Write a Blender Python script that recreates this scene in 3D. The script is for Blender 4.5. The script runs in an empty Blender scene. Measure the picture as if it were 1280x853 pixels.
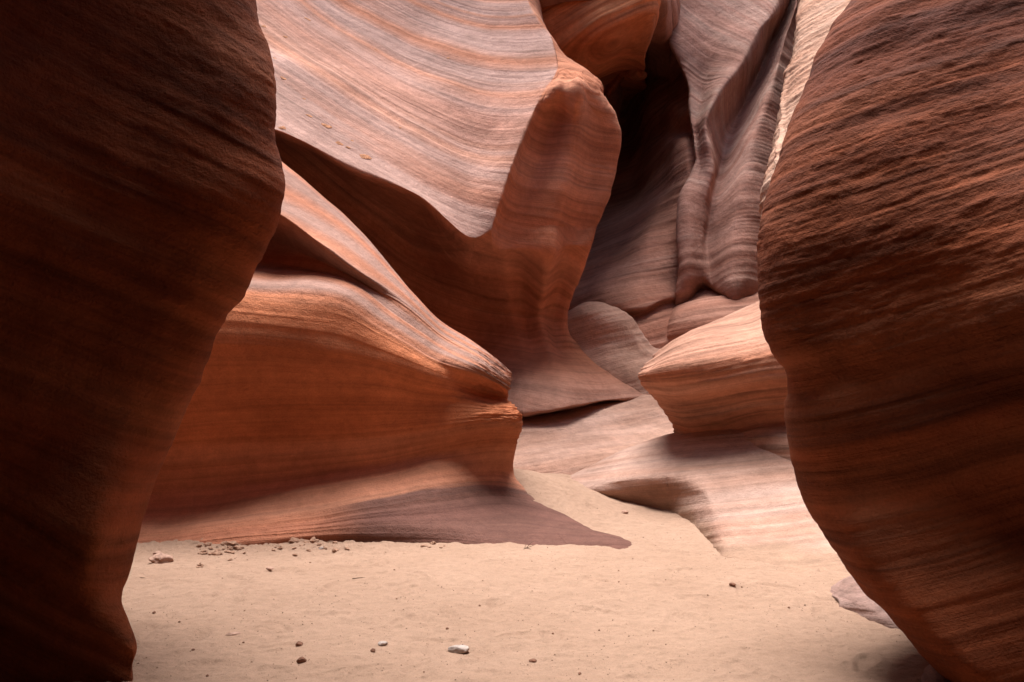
import bpy, math, random
import numpy as np
from math import radians as R
random.seed(7)
rng = np.random.default_rng(7)
C = bpy.context.scene
col = C.collection

# ------------------------------------------------------------------ camera
FPX, CX, CY = 1000.0, 640.0, 426.5
CAM = np.array([0.0, 0.0, 1.4])
PITCH = math.atan(63.5 / FPX)
cd = bpy.data.cameras.new('camera')
cam = bpy.data.objects.new('camera', cd); col.objects.link(cam)
cam.location = CAM
cam.rotation_euler = (math.pi / 2 + PITCH, 0, 0)
cd.sensor_width = 36.0
cd.lens = 36.0 * FPX / 1280.0
cd.clip_start, cd.clip_end = 0.05, 500
C.camera = cam

# ------------------------------------------------------------------ sky and sun
SUN_EL, SUN_AZ = 82.0, 335.0          # azimuth the light comes from, clockwise from +Y
w = bpy.data.worlds.new('World'); C.world = w
w.use_nodes = True
nt = w.node_tree
sky = nt.nodes.new('ShaderNodeTexSky'); sky.sky_type = 'NISHITA'; sky.sun_disc = False
sky.sun_elevation, sky.sun_rotation = R(SUN_EL), R(SUN_AZ)
sky.air_density, sky.dust_density, sky.ozone_density = 1.0, 3.0, 1.0
nt.links.new(sky.outputs[0], nt.nodes['Background'].inputs[0])
nt.nodes['Background'].inputs[1].default_value = 0.10
sd = bpy.data.lights.new('sun', 'SUN'); sd.energy = 4.0; sd.angle = R(40); sd.color = (0.93, 0.97, 1.0)
sun = bpy.data.objects.new('sun', sd); col.objects.link(sun)
_e, _a = R(SUN_EL), R(SUN_AZ)
from mathutils import Vector
sun.rotation_euler = Vector((math.sin(_a) * math.cos(_e), math.cos(_a) * math.cos(_e), math.sin(_e))).to_track_quat('Z', 'Y').to_euler()
sun.location = (4, 6, 20)
C.view_settings.view_transform = 'Standard'
C.view_settings.look = 'None'
C.view_settings.exposure = 1.33
C.view_settings.gamma = 1.0
C.render.engine = 'CYCLES'
C.cycles.max_bounces = 10
C.cycles.diffuse_bounces = 8
C.cycles.use_denoising = True

# ------------------------------------------------------------------ numeric helpers
def P(px, py, d):
    """the point seen at photo pixel (px, py), d metres ahead of the camera"""
    a, b = (px - CX) / FPX, (CY - py) / FPX
    c, s = math.cos(PITCH), math.sin(PITCH)
    return np.array([d * a, d * (c - b * s), CAM[2] + d * (s + b * c)])

def pchip(Y, t):
    """monotone cubic through Y[0..n-1] (n,k) at parameters t"""
    Y = np.asarray(Y, float); n = len(Y)
    if n == 2:
        f = t[:, None]; return Y[0] * (1 - f) + Y[1] * f
    D = np.diff(Y, axis=0)
    M = np.zeros_like(Y)
    a, b = D[:-1], D[1:]
    same = (a * b) > 0
    with np.errstate(divide='ignore', invalid='ignore'):
        h = 2 * a * b / (a + b)
    # blend of harmonic (no overshoot) and mean tangent keeps bends round
    M[1:-1] = np.where(same, 0.6 * h + 0.4 * np.clip((a + b) / 2, -3 * np.minimum(abs(a), abs(b)), 3 * np.minimum(abs(a), abs(b))), 0.12 * (a + b))
    M[0], M[-1] = D[0], D[-1]
    i = np.clip(np.floor(t).astype(int), 0, n - 2); f = (t - i)[:, None]
    h00 = 2*f**3 - 3*f**2 + 1; h10 = f**3 - 2*f**2 + f; h01 = -2*f**3 + 3*f**2; h11 = f**3 - f**2
    return h00 * Y[i] + h10 * M[i] + h01 * Y[i+1] + h11 * M[i+1]

def hsh(i, j, k):
    h = (i.astype(np.uint32) * np.uint32(374761393) + j.astype(np.uint32) * np.uint32(668265263) + k.astype(np.uint32) * np.uint32(2147483647))
    h = (h ^ (h >> np.uint32(13))) * np.uint32(1274126177)
    h = (h ^ (h >> np.uint32(16)))
    return (h & np.uint32(0xFFFF)).astype(np.float32) / 32767.5 - 1.0

def noise(x, y, z):
    x, y, z = (np.asarray(a, np.float64) for a in (x, y, z))
    x, y, z = np.broadcast_arrays(x, y, z)
    xi, yi, zi = np.floor(x), np.floor(y), np.floor(z)
    fx, fy, fz = (x - xi).astype(np.float32), (y - yi).astype(np.float32), (z - zi).astype(np.float32)
    xi, yi, zi = (a.astype(np.int64) + 100000 for a in (xi, yi, zi))
    q = lambda f: f * f * f * (f * (f * 6 - 15) + 10)
    ux, uy, uz = q(fx), q(fy), q(fz)
    r = 0
    for di in (0, 1):
        for dj in (0, 1):
            for dk in (0, 1):
                r = r + hsh(xi + di, yi + dj, zi + dk) * (ux if di else 1 - ux) * (uy if dj else 1 - uy) * (uz if dk else 1 - uz)
    return r

def fbm(x, y, z, o=4, g=0.5):
    r, a = 0, 1.0
    for i in range(o):
        r = r + a * noise(x * 2**i + 17.3 * i, y * 2**i - 5.1 * i, z * 2**i + 3.7 * i); a *= g
    return r

def sstep(a, b, x):
    t = np.clip((x - a) / (b - a), 0, 1); return t * t * (3 - 2 * t)

def tag(o, label=None, cat=None, group=None, kind=None):
    if label: o['label'] = label
    if cat: o['category'] = cat
    if group: o['group'] = group
    if kind: o['kind'] = kind
    return o

def mesh_np(name, V, F, mat, parent=None, smooth=True, attrs=None):
    me = bpy.data.meshes.new(name)
    V = np.asarray(V, np.float32)
    quads, tris = F
    nq, ntr = len(quads), len(tris)
    me.vertices.add(len(V)); me.vertices.foreach_set('co', V.ravel())
    loops = np.concatenate([np.asarray(quads, np.int32).ravel(), np.asarray(tris, np.int32).ravel()]).astype(np.int32)
    me.loops.add(len(loops)); me.loops.foreach_set('vertex_index', loops)
    starts = np.concatenate([np.arange(nq) * 4, nq * 4 + np.arange(ntr) * 3]).astype(np.int32)
    me.polygons.add(nq + ntr); me.polygons.foreach_set('loop_start', starts)
    me.polygons.foreach_set('use_smooth', np.full(nq + ntr, smooth, bool))
    me.update(calc_edges=True)
    for k, a in (attrs or {}).items():
        at = me.attributes.new(k, 'FLOAT', 'POINT'); at.data.foreach_set('value', np.asarray(a, np.float32).ravel())
    me.materials.append(mat)
    o = bpy.data.objects.new(name, me); col.objects.link(o)
    if parent: o.parent = parent
    return o

# ------------------------------------------------------------------ materials
def nd(t, typ, **kw):
    n = t.nodes.new(typ)
    for k, v in kw.items(): setattr(n, k, v)
    return n

def rock_mat(name, dark, mid, pale, band=3.0, fine=26.0, streak=0.25, bump=1.0, line=0.5, grain=1.0, stain=0.25, seed=0.0, rough=0.9, alt=None, alt2=None):
    """sandstone: beds and laminae follow the vertex attribute 'bed' (metres across the bedding)"""
    m = bpy.data.materials.new(name); m.use_nodes = True
    t = m.node_tree; L = t.links.new
    b = t.nodes['Principled BSDF']
    b.inputs['Roughness'].default_value = rough
    b.inputs['Specular IOR Level'].default_value = 0.15
    tc = nd(t, 'ShaderNodeTexCoord'); sp = nd(t, 'ShaderNodeSeparateXYZ'); L(tc.outputs['Object'], sp.inputs[0])
    at = nd(t, 'ShaderNodeAttribute', attribute_name='bed')
    def vec(k, off):
        mx = nd(t, 'ShaderNodeMath', operation='MULTIPLY_ADD'); L(sp.outputs[0], mx.inputs[0]); mx.inputs[1].default_value = k; mx.inputs[2].default_value = off
        my = nd(t, 'ShaderNodeMath', operation='MULTIPLY'); L(sp.outputs[1], my.inputs[0]); my.inputs[1].default_value = k
        c = nd(t, 'ShaderNodeCombineXYZ'); L(mx.outputs[0], c.inputs[0]); L(my.outputs[0], c.inputs[1]); L(at.outputs['Fac'], c.inputs[2])
        return c
    def ns(v, scale, detail, rgh=0.55, dist=0.0):
        n = nd(t, 'ShaderNodeTexNoise'); n.inputs['Scale'].default_value = scale; n.inputs['Detail'].default_value = detail
        n.inputs['Roughness'].default_value = rgh; n.inputs['Distortion'].default_value = dist
        L(v, n.inputs['Vector']); return n.outputs['Fac']
    v1, v2 = vec(streak * 0.5, seed), vec(streak * 0.35, seed + 7.1)
    n1 = ns(v1.outputs[0], band, 3.0, 0.6)
    n2 = ns(v2.outputs[0], fine, 5.0, 0.65)
    n3 = ns(tc.outputs['Object'], 0.9, 4.0)            # broad stains
    ng = ns(tc.outputs['Object'], 70.0, 4.0, 0.7)      # sand grain
    nm = ns(tc.outputs['Object'], 9.0, 5.0, 0.65)      # mottling
    r1 = nd(t, 'ShaderNodeValToRGB'); L(n1, r1.inputs[0])
    e = r1.color_ramp.elements; e[0].position, e[0].color = 0.30, (*dark, 1); e[1].position, e[1].color = 0.70, (*pale, 1)
    x = e.new(0.5); x.color = (*mid, 1)
    # thin dark laminae
    r2 = nd(t, 'ShaderNodeValToRGB'); L(n2, r2.inputs[0])
    e = r2.color_ramp.elements; e[0].position, e[0].color = 0.30, (1 - line,) * 3 + (1,); e[1].position, e[1].color = 0.55, (1, 1, 1, 1)
    x = e.new(0.72); x.color = (1.0 + 0.3 * line,) * 3 + (1,)
    mu = nd(t, 'ShaderNodeMix', data_type='RGBA', blend_type='MULTIPLY'); mu.inputs[0].default_value = 1.0
    base = r1.outputs[0]
    if alt:                                            # paler colour by 'tone': skylight painted on upward slopes, sand on the shelf
        ta = nd(t, 'ShaderNodeAttribute', attribute_name='tone')
        mt = nd(t, 'ShaderNodeMix', data_type='RGBA'); L(ta.outputs['Fac'], mt.inputs[0]); L(base, mt.inputs[6]); mt.inputs[7].default_value = (*alt, 1)
        base = mt.outputs[2]
    if alt2:  # darker tint multiplied over the beds, weighted by the attribute below
        ta = nd(t, 'ShaderNodeAttribute', attribute_name='tint')
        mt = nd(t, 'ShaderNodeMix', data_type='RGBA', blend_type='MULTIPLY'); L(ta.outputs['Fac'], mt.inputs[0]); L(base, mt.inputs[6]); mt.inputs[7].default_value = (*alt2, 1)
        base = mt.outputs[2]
    L(base, mu.inputs[6]); L(r2.outputs[0], mu.inputs[7])
    r3 = nd(t, 'ShaderNodeValToRGB'); L(n3, r3.inputs[0])
    e = r3.color_ramp.elements; e[0].position, e[0].color = 0.35, (1 - stain, 1 - stain * 1.15, 1 - stain * 1.25, 1); e[1].position, e[1].color = 0.65, (1.08, 1.06, 1.04, 1)
    mu2 = nd(t, 'ShaderNodeMix', data_type='RGBA', blend_type='MULTIPLY'); mu2.inputs[0].default_value = 1.0
    L(mu.outputs[2], mu2.inputs[6]); L(r3.outputs[0], mu2.inputs[7])
    rg = nd(t, 'ShaderNodeMapRange'); L(nm, rg.inputs[0]); rg.inputs[1].default_value = 0.3; rg.inputs[2].default_value = 0.7; rg.inputs[3].default_value = 0.86; rg.inputs[4].default_value = 1.12
    mg = nd(t, 'ShaderNodeMapRange'); L(ng, mg.inputs[0]); mg.inputs[1].default_value = 0.3; mg.inputs[2].default_value = 0.7; mg.inputs[3].default_value = 0.85; mg.inputs[4].default_value = 1.13
    mm = nd(t, 'ShaderNodeMath', operation='MULTIPLY'); L(rg.outputs[0], mm.inputs[0]); L(mg.outputs[0], mm.inputs[1])
    mu3 = nd(t, 'ShaderNodeMix', data_type='RGBA', blend_type='MULTIPLY'); mu3.inputs[0].default_value = 1.0
    L(mu2.outputs[2], mu3.inputs[6]); L(mm.outputs[0], mu3.inputs[7])
    L(mu3.outputs[2], b.inputs['Base Color'])
    b1 = nd(t, 'ShaderNodeBump'); b1.inputs['Strength'].default_value = 1.0; b1.inputs['Distance'].default_value = 0.030 * bump; L(n2, b1.inputs['Height'])
    b2 = nd(t, 'ShaderNodeBump'); b2.inputs['Strength'].default_value = 1.0; b2.inputs['Distance'].default_value = 0.010 * grain; L(ng, b2.inputs['Height']); L(b1.outputs[0], b2.inputs['Normal'])
    b3 = nd(t, 'ShaderNodeBump'); b3.inputs['Strength'].default_value = 1.0; b3.inputs['Distance'].default_value = 0.022 * grain; L(nm, b3.inputs['Height']); L(b2.outputs[0], b3.inputs['Normal'])
    L(b3.outputs[0], b.inputs['Normal'])
    return m

SAND0, SAND1 = (0.315, 0.188, 0.125), (0.360, 0.220, 0.149)
def sand_mat():
    m = bpy.data.materials.new('sand'); m.use_nodes = True
    t = m.node_tree; L = t.links.new; b = t.nodes['Principled BSDF']
    b.inputs['Roughness'].default_value = 0.95; b.inputs['Specular IOR Level'].default_value = 0.1
    tc = nd(t, 'ShaderNodeTexCoord')
    def ns(scale, detail, rgh=0.6):
        n = nd(t, 'ShaderNodeTexNoise'); n.inputs['Scale'].default_value = scale; n.inputs['Detail'].default_value = detail; n.inputs['Roughness'].default_value = rgh
        L(tc.outputs['Object'], n.inputs['Vector']); return n.outputs['Fac']
    a, g, f = ns(1.1, 5), ns(160, 3, 0.7), ns(14, 6, 0.7)
    r = nd(t, 'ShaderNodeValToRGB'); L(a, r.inputs[0])
    e = r.color_ramp.elements; e[0].position, e[0].color = 0.3, (*SAND0, 1); e[1].position, e[1].color = 0.7, (*SAND1, 1)
    mg = nd(t, 'ShaderNodeMapRange'); L(g, mg.inputs[0]); mg.inputs[1].default_value = 0.28; mg.inputs[2].default_value = 0.7; mg.inputs[3].default_value = 0.80; mg.inputs[4].default_value = 1.12
    mf = nd(t, 'ShaderNodeMapRange'); L(f, mf.inputs[0]); mf.inputs[1].default_value = 0.3; mf.inputs[2].default_value = 0.7; mf.inputs[3].default_value = 0.88; mf.inputs[4].default_value = 1.08
    mm = nd(t, 'ShaderNodeMath', operation='MULTIPLY'); L(mg.outputs[0], mm.inputs[0]); L(mf.outputs[0], mm.inputs[1])
    mu = nd(t, 'ShaderNodeMix', data_type='RGBA', blend_type='MULTIPLY'); mu.inputs[0].default_value = 1.0
    L(r.outputs[0], mu.inputs[6]); L(mm.outputs[0], mu.inputs[7]); L(mu.outputs[2], b.inputs['Base Color'])
    b1 = nd(t, 'ShaderNodeBump'); b1.inputs['Distance'].default_value = 0.02; L(f, b1.inputs['Height'])
    b2 = nd(t, 'ShaderNodeBump'); b2.inputs['Distance'].default_value = 0.005; L(g, b2.inputs['Height']); L(b1.outputs[0], b2.inputs['Normal'])
    L(b2.outputs[0], b.inputs['Normal'])
    return m

def plain_mat(name, c, rough=0.9, var=0.25, scale=30):
    m = bpy.data.materials.new(name); m.use_nodes = True
    t = m.node_tree; L = t.links.new; b = t.nodes['Principled BSDF']; b.inputs['Roughness'].default_value = rough; b.inputs['Specular IOR Level'].default_value = 0.2
    tc = nd(t, 'ShaderNodeTexCoord'); n = nd(t, 'ShaderNodeTexNoise'); n.inputs['Scale'].default_value = scale; n.inputs['Detail'].default_value = 4
    L(tc.outputs['Object'], n.inputs['Vector'])
    r = nd(t, 'ShaderNodeValToRGB'); L(n.outputs['Fac'], r.inputs[0]); e = r.color_ramp.elements
    e[0].position, e[0].color = 0.3, (*[x * (1 - var) for x in c], 1); e[1].position, e[1].color = 0.7, (*[min(1, x * (1 + var)) for x in c], 1)
    L(r.outputs[0], b.inputs['Base Color'])
    bp = nd(t, 'ShaderNodeBump'); bp.inputs['Distance'].default_value = 0.01; L(n.outputs['Fac'], bp.inputs['Height']); L(bp.outputs[0], b.inputs['Normal'])
    return m

RED = dict(dark=(0.30, 0.11, 0.055), mid=(0.42, 0.17, 0.085), pale=(0.52, 0.25, 0.14))
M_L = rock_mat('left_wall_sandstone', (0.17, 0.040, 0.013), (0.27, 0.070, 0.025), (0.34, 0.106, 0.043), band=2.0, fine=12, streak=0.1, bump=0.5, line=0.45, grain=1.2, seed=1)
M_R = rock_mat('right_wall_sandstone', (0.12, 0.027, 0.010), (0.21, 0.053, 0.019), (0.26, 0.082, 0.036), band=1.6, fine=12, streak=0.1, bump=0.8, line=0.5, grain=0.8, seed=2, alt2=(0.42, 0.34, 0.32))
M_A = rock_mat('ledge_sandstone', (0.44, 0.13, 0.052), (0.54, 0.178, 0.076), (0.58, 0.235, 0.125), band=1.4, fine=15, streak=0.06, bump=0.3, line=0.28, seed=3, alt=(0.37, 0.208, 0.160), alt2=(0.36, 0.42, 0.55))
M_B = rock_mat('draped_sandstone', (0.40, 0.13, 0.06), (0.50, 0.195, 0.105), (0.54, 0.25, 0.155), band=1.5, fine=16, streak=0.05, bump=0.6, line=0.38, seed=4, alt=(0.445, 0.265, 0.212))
M_C = rock_mat('red_sandstone', (0.46, 0.13, 0.05), (0.60, 0.195, 0.08), (0.64, 0.26, 0.12), band=2.5, fine=13, streak=0.08, bump=0.9, line=0.4, seed=5)
M_D = rock_mat('mauve_sandstone', (0.30, 0.115, 0.07), (0.40, 0.175, 0.115), (0.48, 0.25, 0.18), band=2.0, fine=14, streak=0.08, bump=0.6, line=0.4, seed=6)
M_E = rock_mat('fluted_sandstone', (0.33, 0.15, 0.105), (0.45, 0.235, 0.175), (0.54, 0.345, 0.27), band=2.0, fine=13, streak=0.06, bump=0.35, line=0.28, seed=7)
M_F = rock_mat('cream_sandstone', (0.54, 0.265, 0.165), (0.62, 0.34, 0.225), (0.67, 0.43, 0.31), band=3.0, fine=16, bump=1.0, line=0.35, grain=2.0, seed=8)
M_H = rock_mat('pedestal_sandstone', (0.40, 0.15, 0.08), (0.47, 0.205, 0.12), (0.48, 0.28, 0.205), band=2.5, fine=14, streak=0.1, bump=1.0, line=0.5, seed=9, alt=(0.42, 0.25, 0.185))
M_H2 = rock_mat('pale_shelf_sandstone', (0.36, 0.185, 0.125), (0.44, 0.265, 0.20), (0.48, 0.315, 0.25), band=3.0, fine=13, streak=0.08, bump=0.5, line=0.3, seed=12, alt=SAND1)
M_S = rock_mat('purple_sandstone', (0.10, 0.052, 0.040), (0.135, 0.072, 0.056), (0.18, 0.10, 0.08), band=3.0, fine=16, streak=0.08, bump=0.8, line=0.4, seed=10)
M_S2 = rock_mat('grey_rock', (0.24, 0.14, 0.11), (0.31, 0.19, 0.155), (0.36, 0.24, 0.20), band=4.0, fine=22, bump=0.6, line=0.4, seed=13)
M_I = rock_mat('ramp_sandstone', (0.42, 0.23, 0.16), (0.50, 0.29, 0.21), (0.55, 0.34, 0.26), band=2.5, fine=16, bump=0.6, line=0.25, seed=11)

# ------------------------------------------------------------------ rock builder
def rock(name, rows, mat, apex, sharp=(), sharpc=(), ds=1.0, dadd=None, res=0.0016, bed=None, relief=0.02, relief_f=(3.0, 9.0), lump=0.05, lump_f=0.8, rough=0.0, rough_mask=None,
         flip=False, extra=None, bedv=None, dmin=3.0, tone=None, tint=None):
    """rows: control net, each entry (px, py, d) as seen in the photo or ('w', x, y, z); lofted, weathered and closed towards apex"""
    da = dadd or (lambda py: 0.0)
    net = np.array([[P(q[0], q[1], q[2] * ds + da(q[1])) if q[0] != 'w' else np.array(q[1:], float) for q in r] for r in rows])      # (n, m, 3)
    n, m, _ = net.shape
    def params(A, axis):
        seg = np.linalg.norm(np.diff(A, axis=axis), axis=2)                # chord lengths
        mid = (np.take(A, range(A.shape[axis]-1), axis) + np.take(A, range(1, A.shape[axis]), axis)) / 2
        dist = np.maximum(np.linalg.norm(mid - CAM, axis=2), dmin)
        # coarser where the photo cannot look
        px = CX + FPX * mid[..., 0] / np.maximum(mid[..., 1], 0.2); py = CY + 63.5 - FPX * (mid[..., 2] - CAM[2]) / np.maximum(mid[..., 1], 0.2)
        out = (px < -150) | (px > 1430) | (py < -120) | (py > 980) | (mid[..., 1] < 0.3)
        need = (seg / (dist * res)) * np.where(out, 0.15, 1.0)
        k = np.clip(np.quantile(need, 0.9, axis=1 - axis).astype(int), 4, 420)
        ts = [np.arange(kk) / kk + i for i, kk in enumerate(k)]
        return np.concatenate(ts + [np.array([A.shape[axis] - 1.0])])
    tu, tv = params(net, 1), params(net, 0)
    cc = [0] + sorted(sharpc) + [m - 1]
    G = np.concatenate([np.stack([pchip(net[i, a:b + 1], tu[(tu >= a) & ((tu < b) if b < m - 1 else (tu <= b))] - a) for i in range(n)]) for a, b in zip(cc[:-1], cc[1:])], 1)                     # (n, U, 3)
    U = len(tu)
    flat = G.reshape(n, -1)
    cuts = [0] + sorted(sharp) + [n - 1]
    out = []
    for a, b in zip(cuts[:-1], cuts[1:]):
        sel = (tv >= a) & ((tv < b) if b < n - 1 else (tv <= b))
        out.append(pchip(flat[a:b + 1], tv[sel] - a))
    S = np.concatenate(out).reshape(-1, U, 3)
    nv = S.shape[0]
    def normals(S):
        N = np.cross(np.gradient(S, axis=1), np.gradient(S, axis=0))
        N /= np.maximum(np.linalg.norm(N, axis=2, keepdims=True), 1e-9)
        return -N if flip else N
    N = normals(S)
    X, Y, Z = S[..., 0], S[..., 1], S[..., 2]
    VV = np.repeat(tv[:, None], U, 1); UU = np.repeat(tu[None], nv, 0)
    if bedv is not None:
        B = np.interp(VV, np.arange(n), bedv)
        B = B + 0.0
    else:
        B = bed(X, Y, Z, UU) if bed.__code__.co_argcount == 4 else bed(X, Y, Z)
    B = B + 0.10 * noise(X * 0.6 + 3, Y * 0.6, Z * 0.6) + 0.010 * noise(X * 2 + 9, Y * 2, Z * 2)
    sd_ = (sum(map(ord, name)) + int(abs(net[0, 0, 0]) * 100)) % 97
    D = lump * fbm(X * lump_f + sd_, Y * lump_f, Z * lump_f, 3)
    r1 = noise(X * 0.35 + sd_, Y * 0.35, B * relief_f[0])
    r2 = noise(X * 0.5, Y * 0.5 + sd_, B * relief_f[1])
    r3 = noise(X * 0.8, Y * 0.8 + sd_, B * relief_f[1] * 2.7)
    tr = np.clip(np.abs(((B * relief_f[1] * 0.55 + 0.8 * noise(X * 0.2, Y * 0.2 + sd_, B * 1.7)) % 1.0) - 0.35) * 4 - 0.6, -1, 1)
    st = np.clip(noise(X * 0.4 + 5, Y * 0.4 + sd_, B * 1.3) * 2.0 + 0.4, 0, 1)
    D = D + relief * (r1 + 0.55 * r2 + 0.3 * r3 + 0.45 * st * tr)
    if rough:
        k = rough_mask(X, Y, Z) if rough_mask else 1.0
        q = fbm(X * 3.6, Y * 3.6 + sd_, B * 11, 5, 0.68)
        q2 = 1 - 2 * abs(noise(X * 7, Y * 7, B * 20)); q3 = 1 - 2 * abs(noise(X * 11, Y * 11, B * 36))
        q4 = np.round(2 * noise(X * 3.5 + 2, Y * 3.5, B * 13)) / 2
        D = D + rough * k * (0.5 * q + 0.3 * q2 + 0.22 * q3 + 0.35 * q4)
    if extra is not None:
        D = D + extra(UU, VV, X, Y, Z, B)
    S2 = S + N * D[..., None]
    V = S2.reshape(-1, 3)
    idx = np.arange(nv * U).reshape(nv, U)
    q = np.stack([idx[:-1, :-1], idx[:-1, 1:], idx[1:, 1:], idx[1:, :-1]], -1).reshape(-1, 4)
    if flip: q = q[:, ::-1]
    ring = np.concatenate([idx[0, :-1], idx[:-1, -1], idx[-1, :0:-1], idx[:0:-1, 0]])
    ap = len(V); V = np.concatenate([V, np.array([apex], float)])
    tr = np.stack([ring, np.full(len(ring), ap), np.roll(ring, -1)], -1)
    if flip: tr = tr[:, ::-1]
    o = mesh_np(name, V, (q, tr), mat, attrs=dict(bed=np.append(B.ravel(), 0), **({'tone': np.append(tone(B, UU, X, Y, Z).ravel(), 0)} if tone else {}), **({'tint': np.append(tint(B, UU, X, Y, Z).ravel(), 0)} if tint else {})))
    SURF[name + str(len(SURF))] = S2
    return o, S2, N
SURF = {}

# ------------------------------------------------------------------ sand floor
def tps(pts):
    pts = np.array(pts, float); n = len(pts)
    d = np.linalg.norm(pts[:, None, :2] - pts[None, :, :2], axis=2)
    K = np.where(d > 0, d * d * np.log(np.maximum(d, 1e-9)), 0) + 1e-3 * np.eye(n)
    A = np.zeros((n + 3, n + 3)); A[:n, :n] = K; A[:n, n] = 1; A[:n, n+1:] = pts[:, :2]; A[n, :n] = 1; A[n+1:, :n] = pts[:, :2].T
    c = np.linalg.solve(A, np.append(pts[:, 2], [0, 0, 0]))
    def f(x, y):
        r = c[n] + c[n+1] * x + c[n+2] * y
        for (a, b, _), k in zip(pts, c[:n]):
            q = (x - a)**2 + (y - b)**2
            r = r + k * 0.5 * q * np.log(np.maximum(q, 1e-12))
        return r
    return f
SP = [tuple(P(*q)) for q in [
    (645, 590, 8.9), (620, 602, 8.75), (690, 612, 8.7), (705, 637, 8.35), (755, 662, 7.9), (805, 686, 7.3), (600, 650, 8.15), (660, 668, 7.8), (540, 650, 8.1), (720, 602, 9.5), (760, 618, 9.3),
    (800, 640, 8.8), (870, 660, 8.0), (900, 690, 7.2), (660, 592, 9.6), (700, 592, 10.1), (640, 590, 10.3)]]
SP += [(x, y, 0.0) for x, y in [(-5, -4), (0, -4), (5, -4), (-4, 0), (0, 0), (4, 0), (-3, 3), (0, 3), (3, 3), (-3, 5), (-1, 5), (1, 5), (3, 5), (-3.5, 6.8), (-2, 6.8), (-0.8, 6.8), (0.3, 6.8), (1.5, 6.5), (3, 6)]]
SP += [(-4, 8.5, 0.0), (-2.5, 8.3, 0.0), (-1.3, 7.7, 0.0), (-0.6, 7.4, 0.0), (0.2, 7.2, 0.0), (2.5, 8, 0.1), (4, 8, 0.1), (-5, 14, 0.3), (0, 13, 0.4), (5, 14, 0.3)]
sand_base = tps(SP)
def sand_z(x, y):
    z = sand_base(x, y)
    z = z + 0.020 * fbm(x * 1.3, y * 1.3, 0.5, 3) * sstep(9.5, 7.5, y)
    n2 = fbm(x * 5, y * 6.5, 2.5, 4, 0.6)
    z = z + 0.011 * n2
    pit = np.maximum(0, noise(x * 7 + 3, y * 9, 7.7) - 0.35)
    z = z - 0.016 * pit
    z = z + 0.003 * noise(x * 30, y * 34, 1.5) + 0.0016 * noise(x * 70, y * 70, 4.5)
    # berm of churned, cloddy sand along the foot of the ledge
    cx_ = sstep(-4.2, -3.4, x) * sstep(-0.6, -1.5, x)
    berm = cx_ * np.exp(-((y - 7.35 - 0.12 * np.sin(x * 2.1)) / 0.32)**2)
    z = z + berm * (0.03 + 0.035 * np.abs(fbm(x * 6, y * 8, 9.5, 4, 0.65)))
    # shoe tread marks
    for (tx, ty, an, ln, wd, dp) in PRINTS:
        u = (x - tx) * math.cos(an) + (y - ty) * math.sin(an); v = -(x - tx) * math.sin(an) + (y - ty) * math.cos(an)
        q = (u / ln)**2 + (v / (wd * (1 + 0.25 * np.sin(u / ln * 2.2))))**2
        z = z - dp * np.exp(-q**2) + 0.45 * dp * np.exp(-((np.sqrt(q + 1e-9) - 1.35) / 0.28)**2)
    for (tx, ty, an, ln, wd) in TREADS:
        u = (x - tx) * math.cos(an) + (y - ty) * math.sin(an); v = -(x - tx) * math.sin(an) + (y - ty) * math.cos(an)
        m_ = sstep(1.0, 0.8, (u / ln)**2 + (v / wd)**2)
        z = z - m_ * (0.006 + 0.005 * np.sin(u * 2 * math.pi / 0.028 + 2.0 * np.cos(v * 9)))
    return z
_pr = random.Random(5)
PRINTS = [(_pr.uniform(-2.6, 2.6), _pr.uniform(3.6, 6.9), _pr.uniform(0, 3.14), _pr.uniform(0.11, 0.15), _pr.uniform(0.042, 0.055), _pr.uniform(0.006, 0.016)) for _ in range(80)]
TREADS = [(*P(425, 842, 4.0)[:2], 0.3, 0.16, 0.06), (*P(1010, 700, 6.5)[:2], 0.9, 0.2, 0.08), (*P(862, 775, 5.0)[:2], 2.4, 0.17, 0.065),
          (*P(560, 760, 5.1)[:2], 1.9, 0.15, 0.055), (*P(300, 745, 5.4)[:2], 1.2, 0.16, 0.055), (*P(830, 835, 4.1)[:2], 0.8, 0.16, 0.06), (*P(960, 745, 5.4)[:2], 2.0, 0.16, 0.06), (*P(250, 790, 4.6)[:2], 1.7, 0.15, 0.06)]
ys = [-4.5, -3, -1.5, 0, 1.5, 2.4]
y = 3.0
while y < 11.5: ys.append(y); y += 0.0016 * y * 1.15
ys += [12, 13, 14, 16]
xs = np.concatenate([[-8, -6, -5, -4.5], np.arange(-4.0, 3.2, 0.0115), [3.4, 3.8, 4.5, 6, 8]])
SX, SY = np.meshgrid(xs, np.array(ys))
SZ = sand_z(SX, SY)
ii = np.arange(SX.size).reshape(SX.shape)
sq = np.stack([ii[:-1, :-1], ii[:-1, 1:], ii[1:, 1:], ii[1:, :-1]], -1).reshape(-1, 4)
sand = mesh_np('ground', np.stack([SX, SY, SZ], -1).reshape(-1, 3), (sq, np.zeros((0, 3), int)), sand_mat())
tag(sand, 'pale peach sand floor of the canyon with faint footprints', 'sand', kind='structure')

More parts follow.
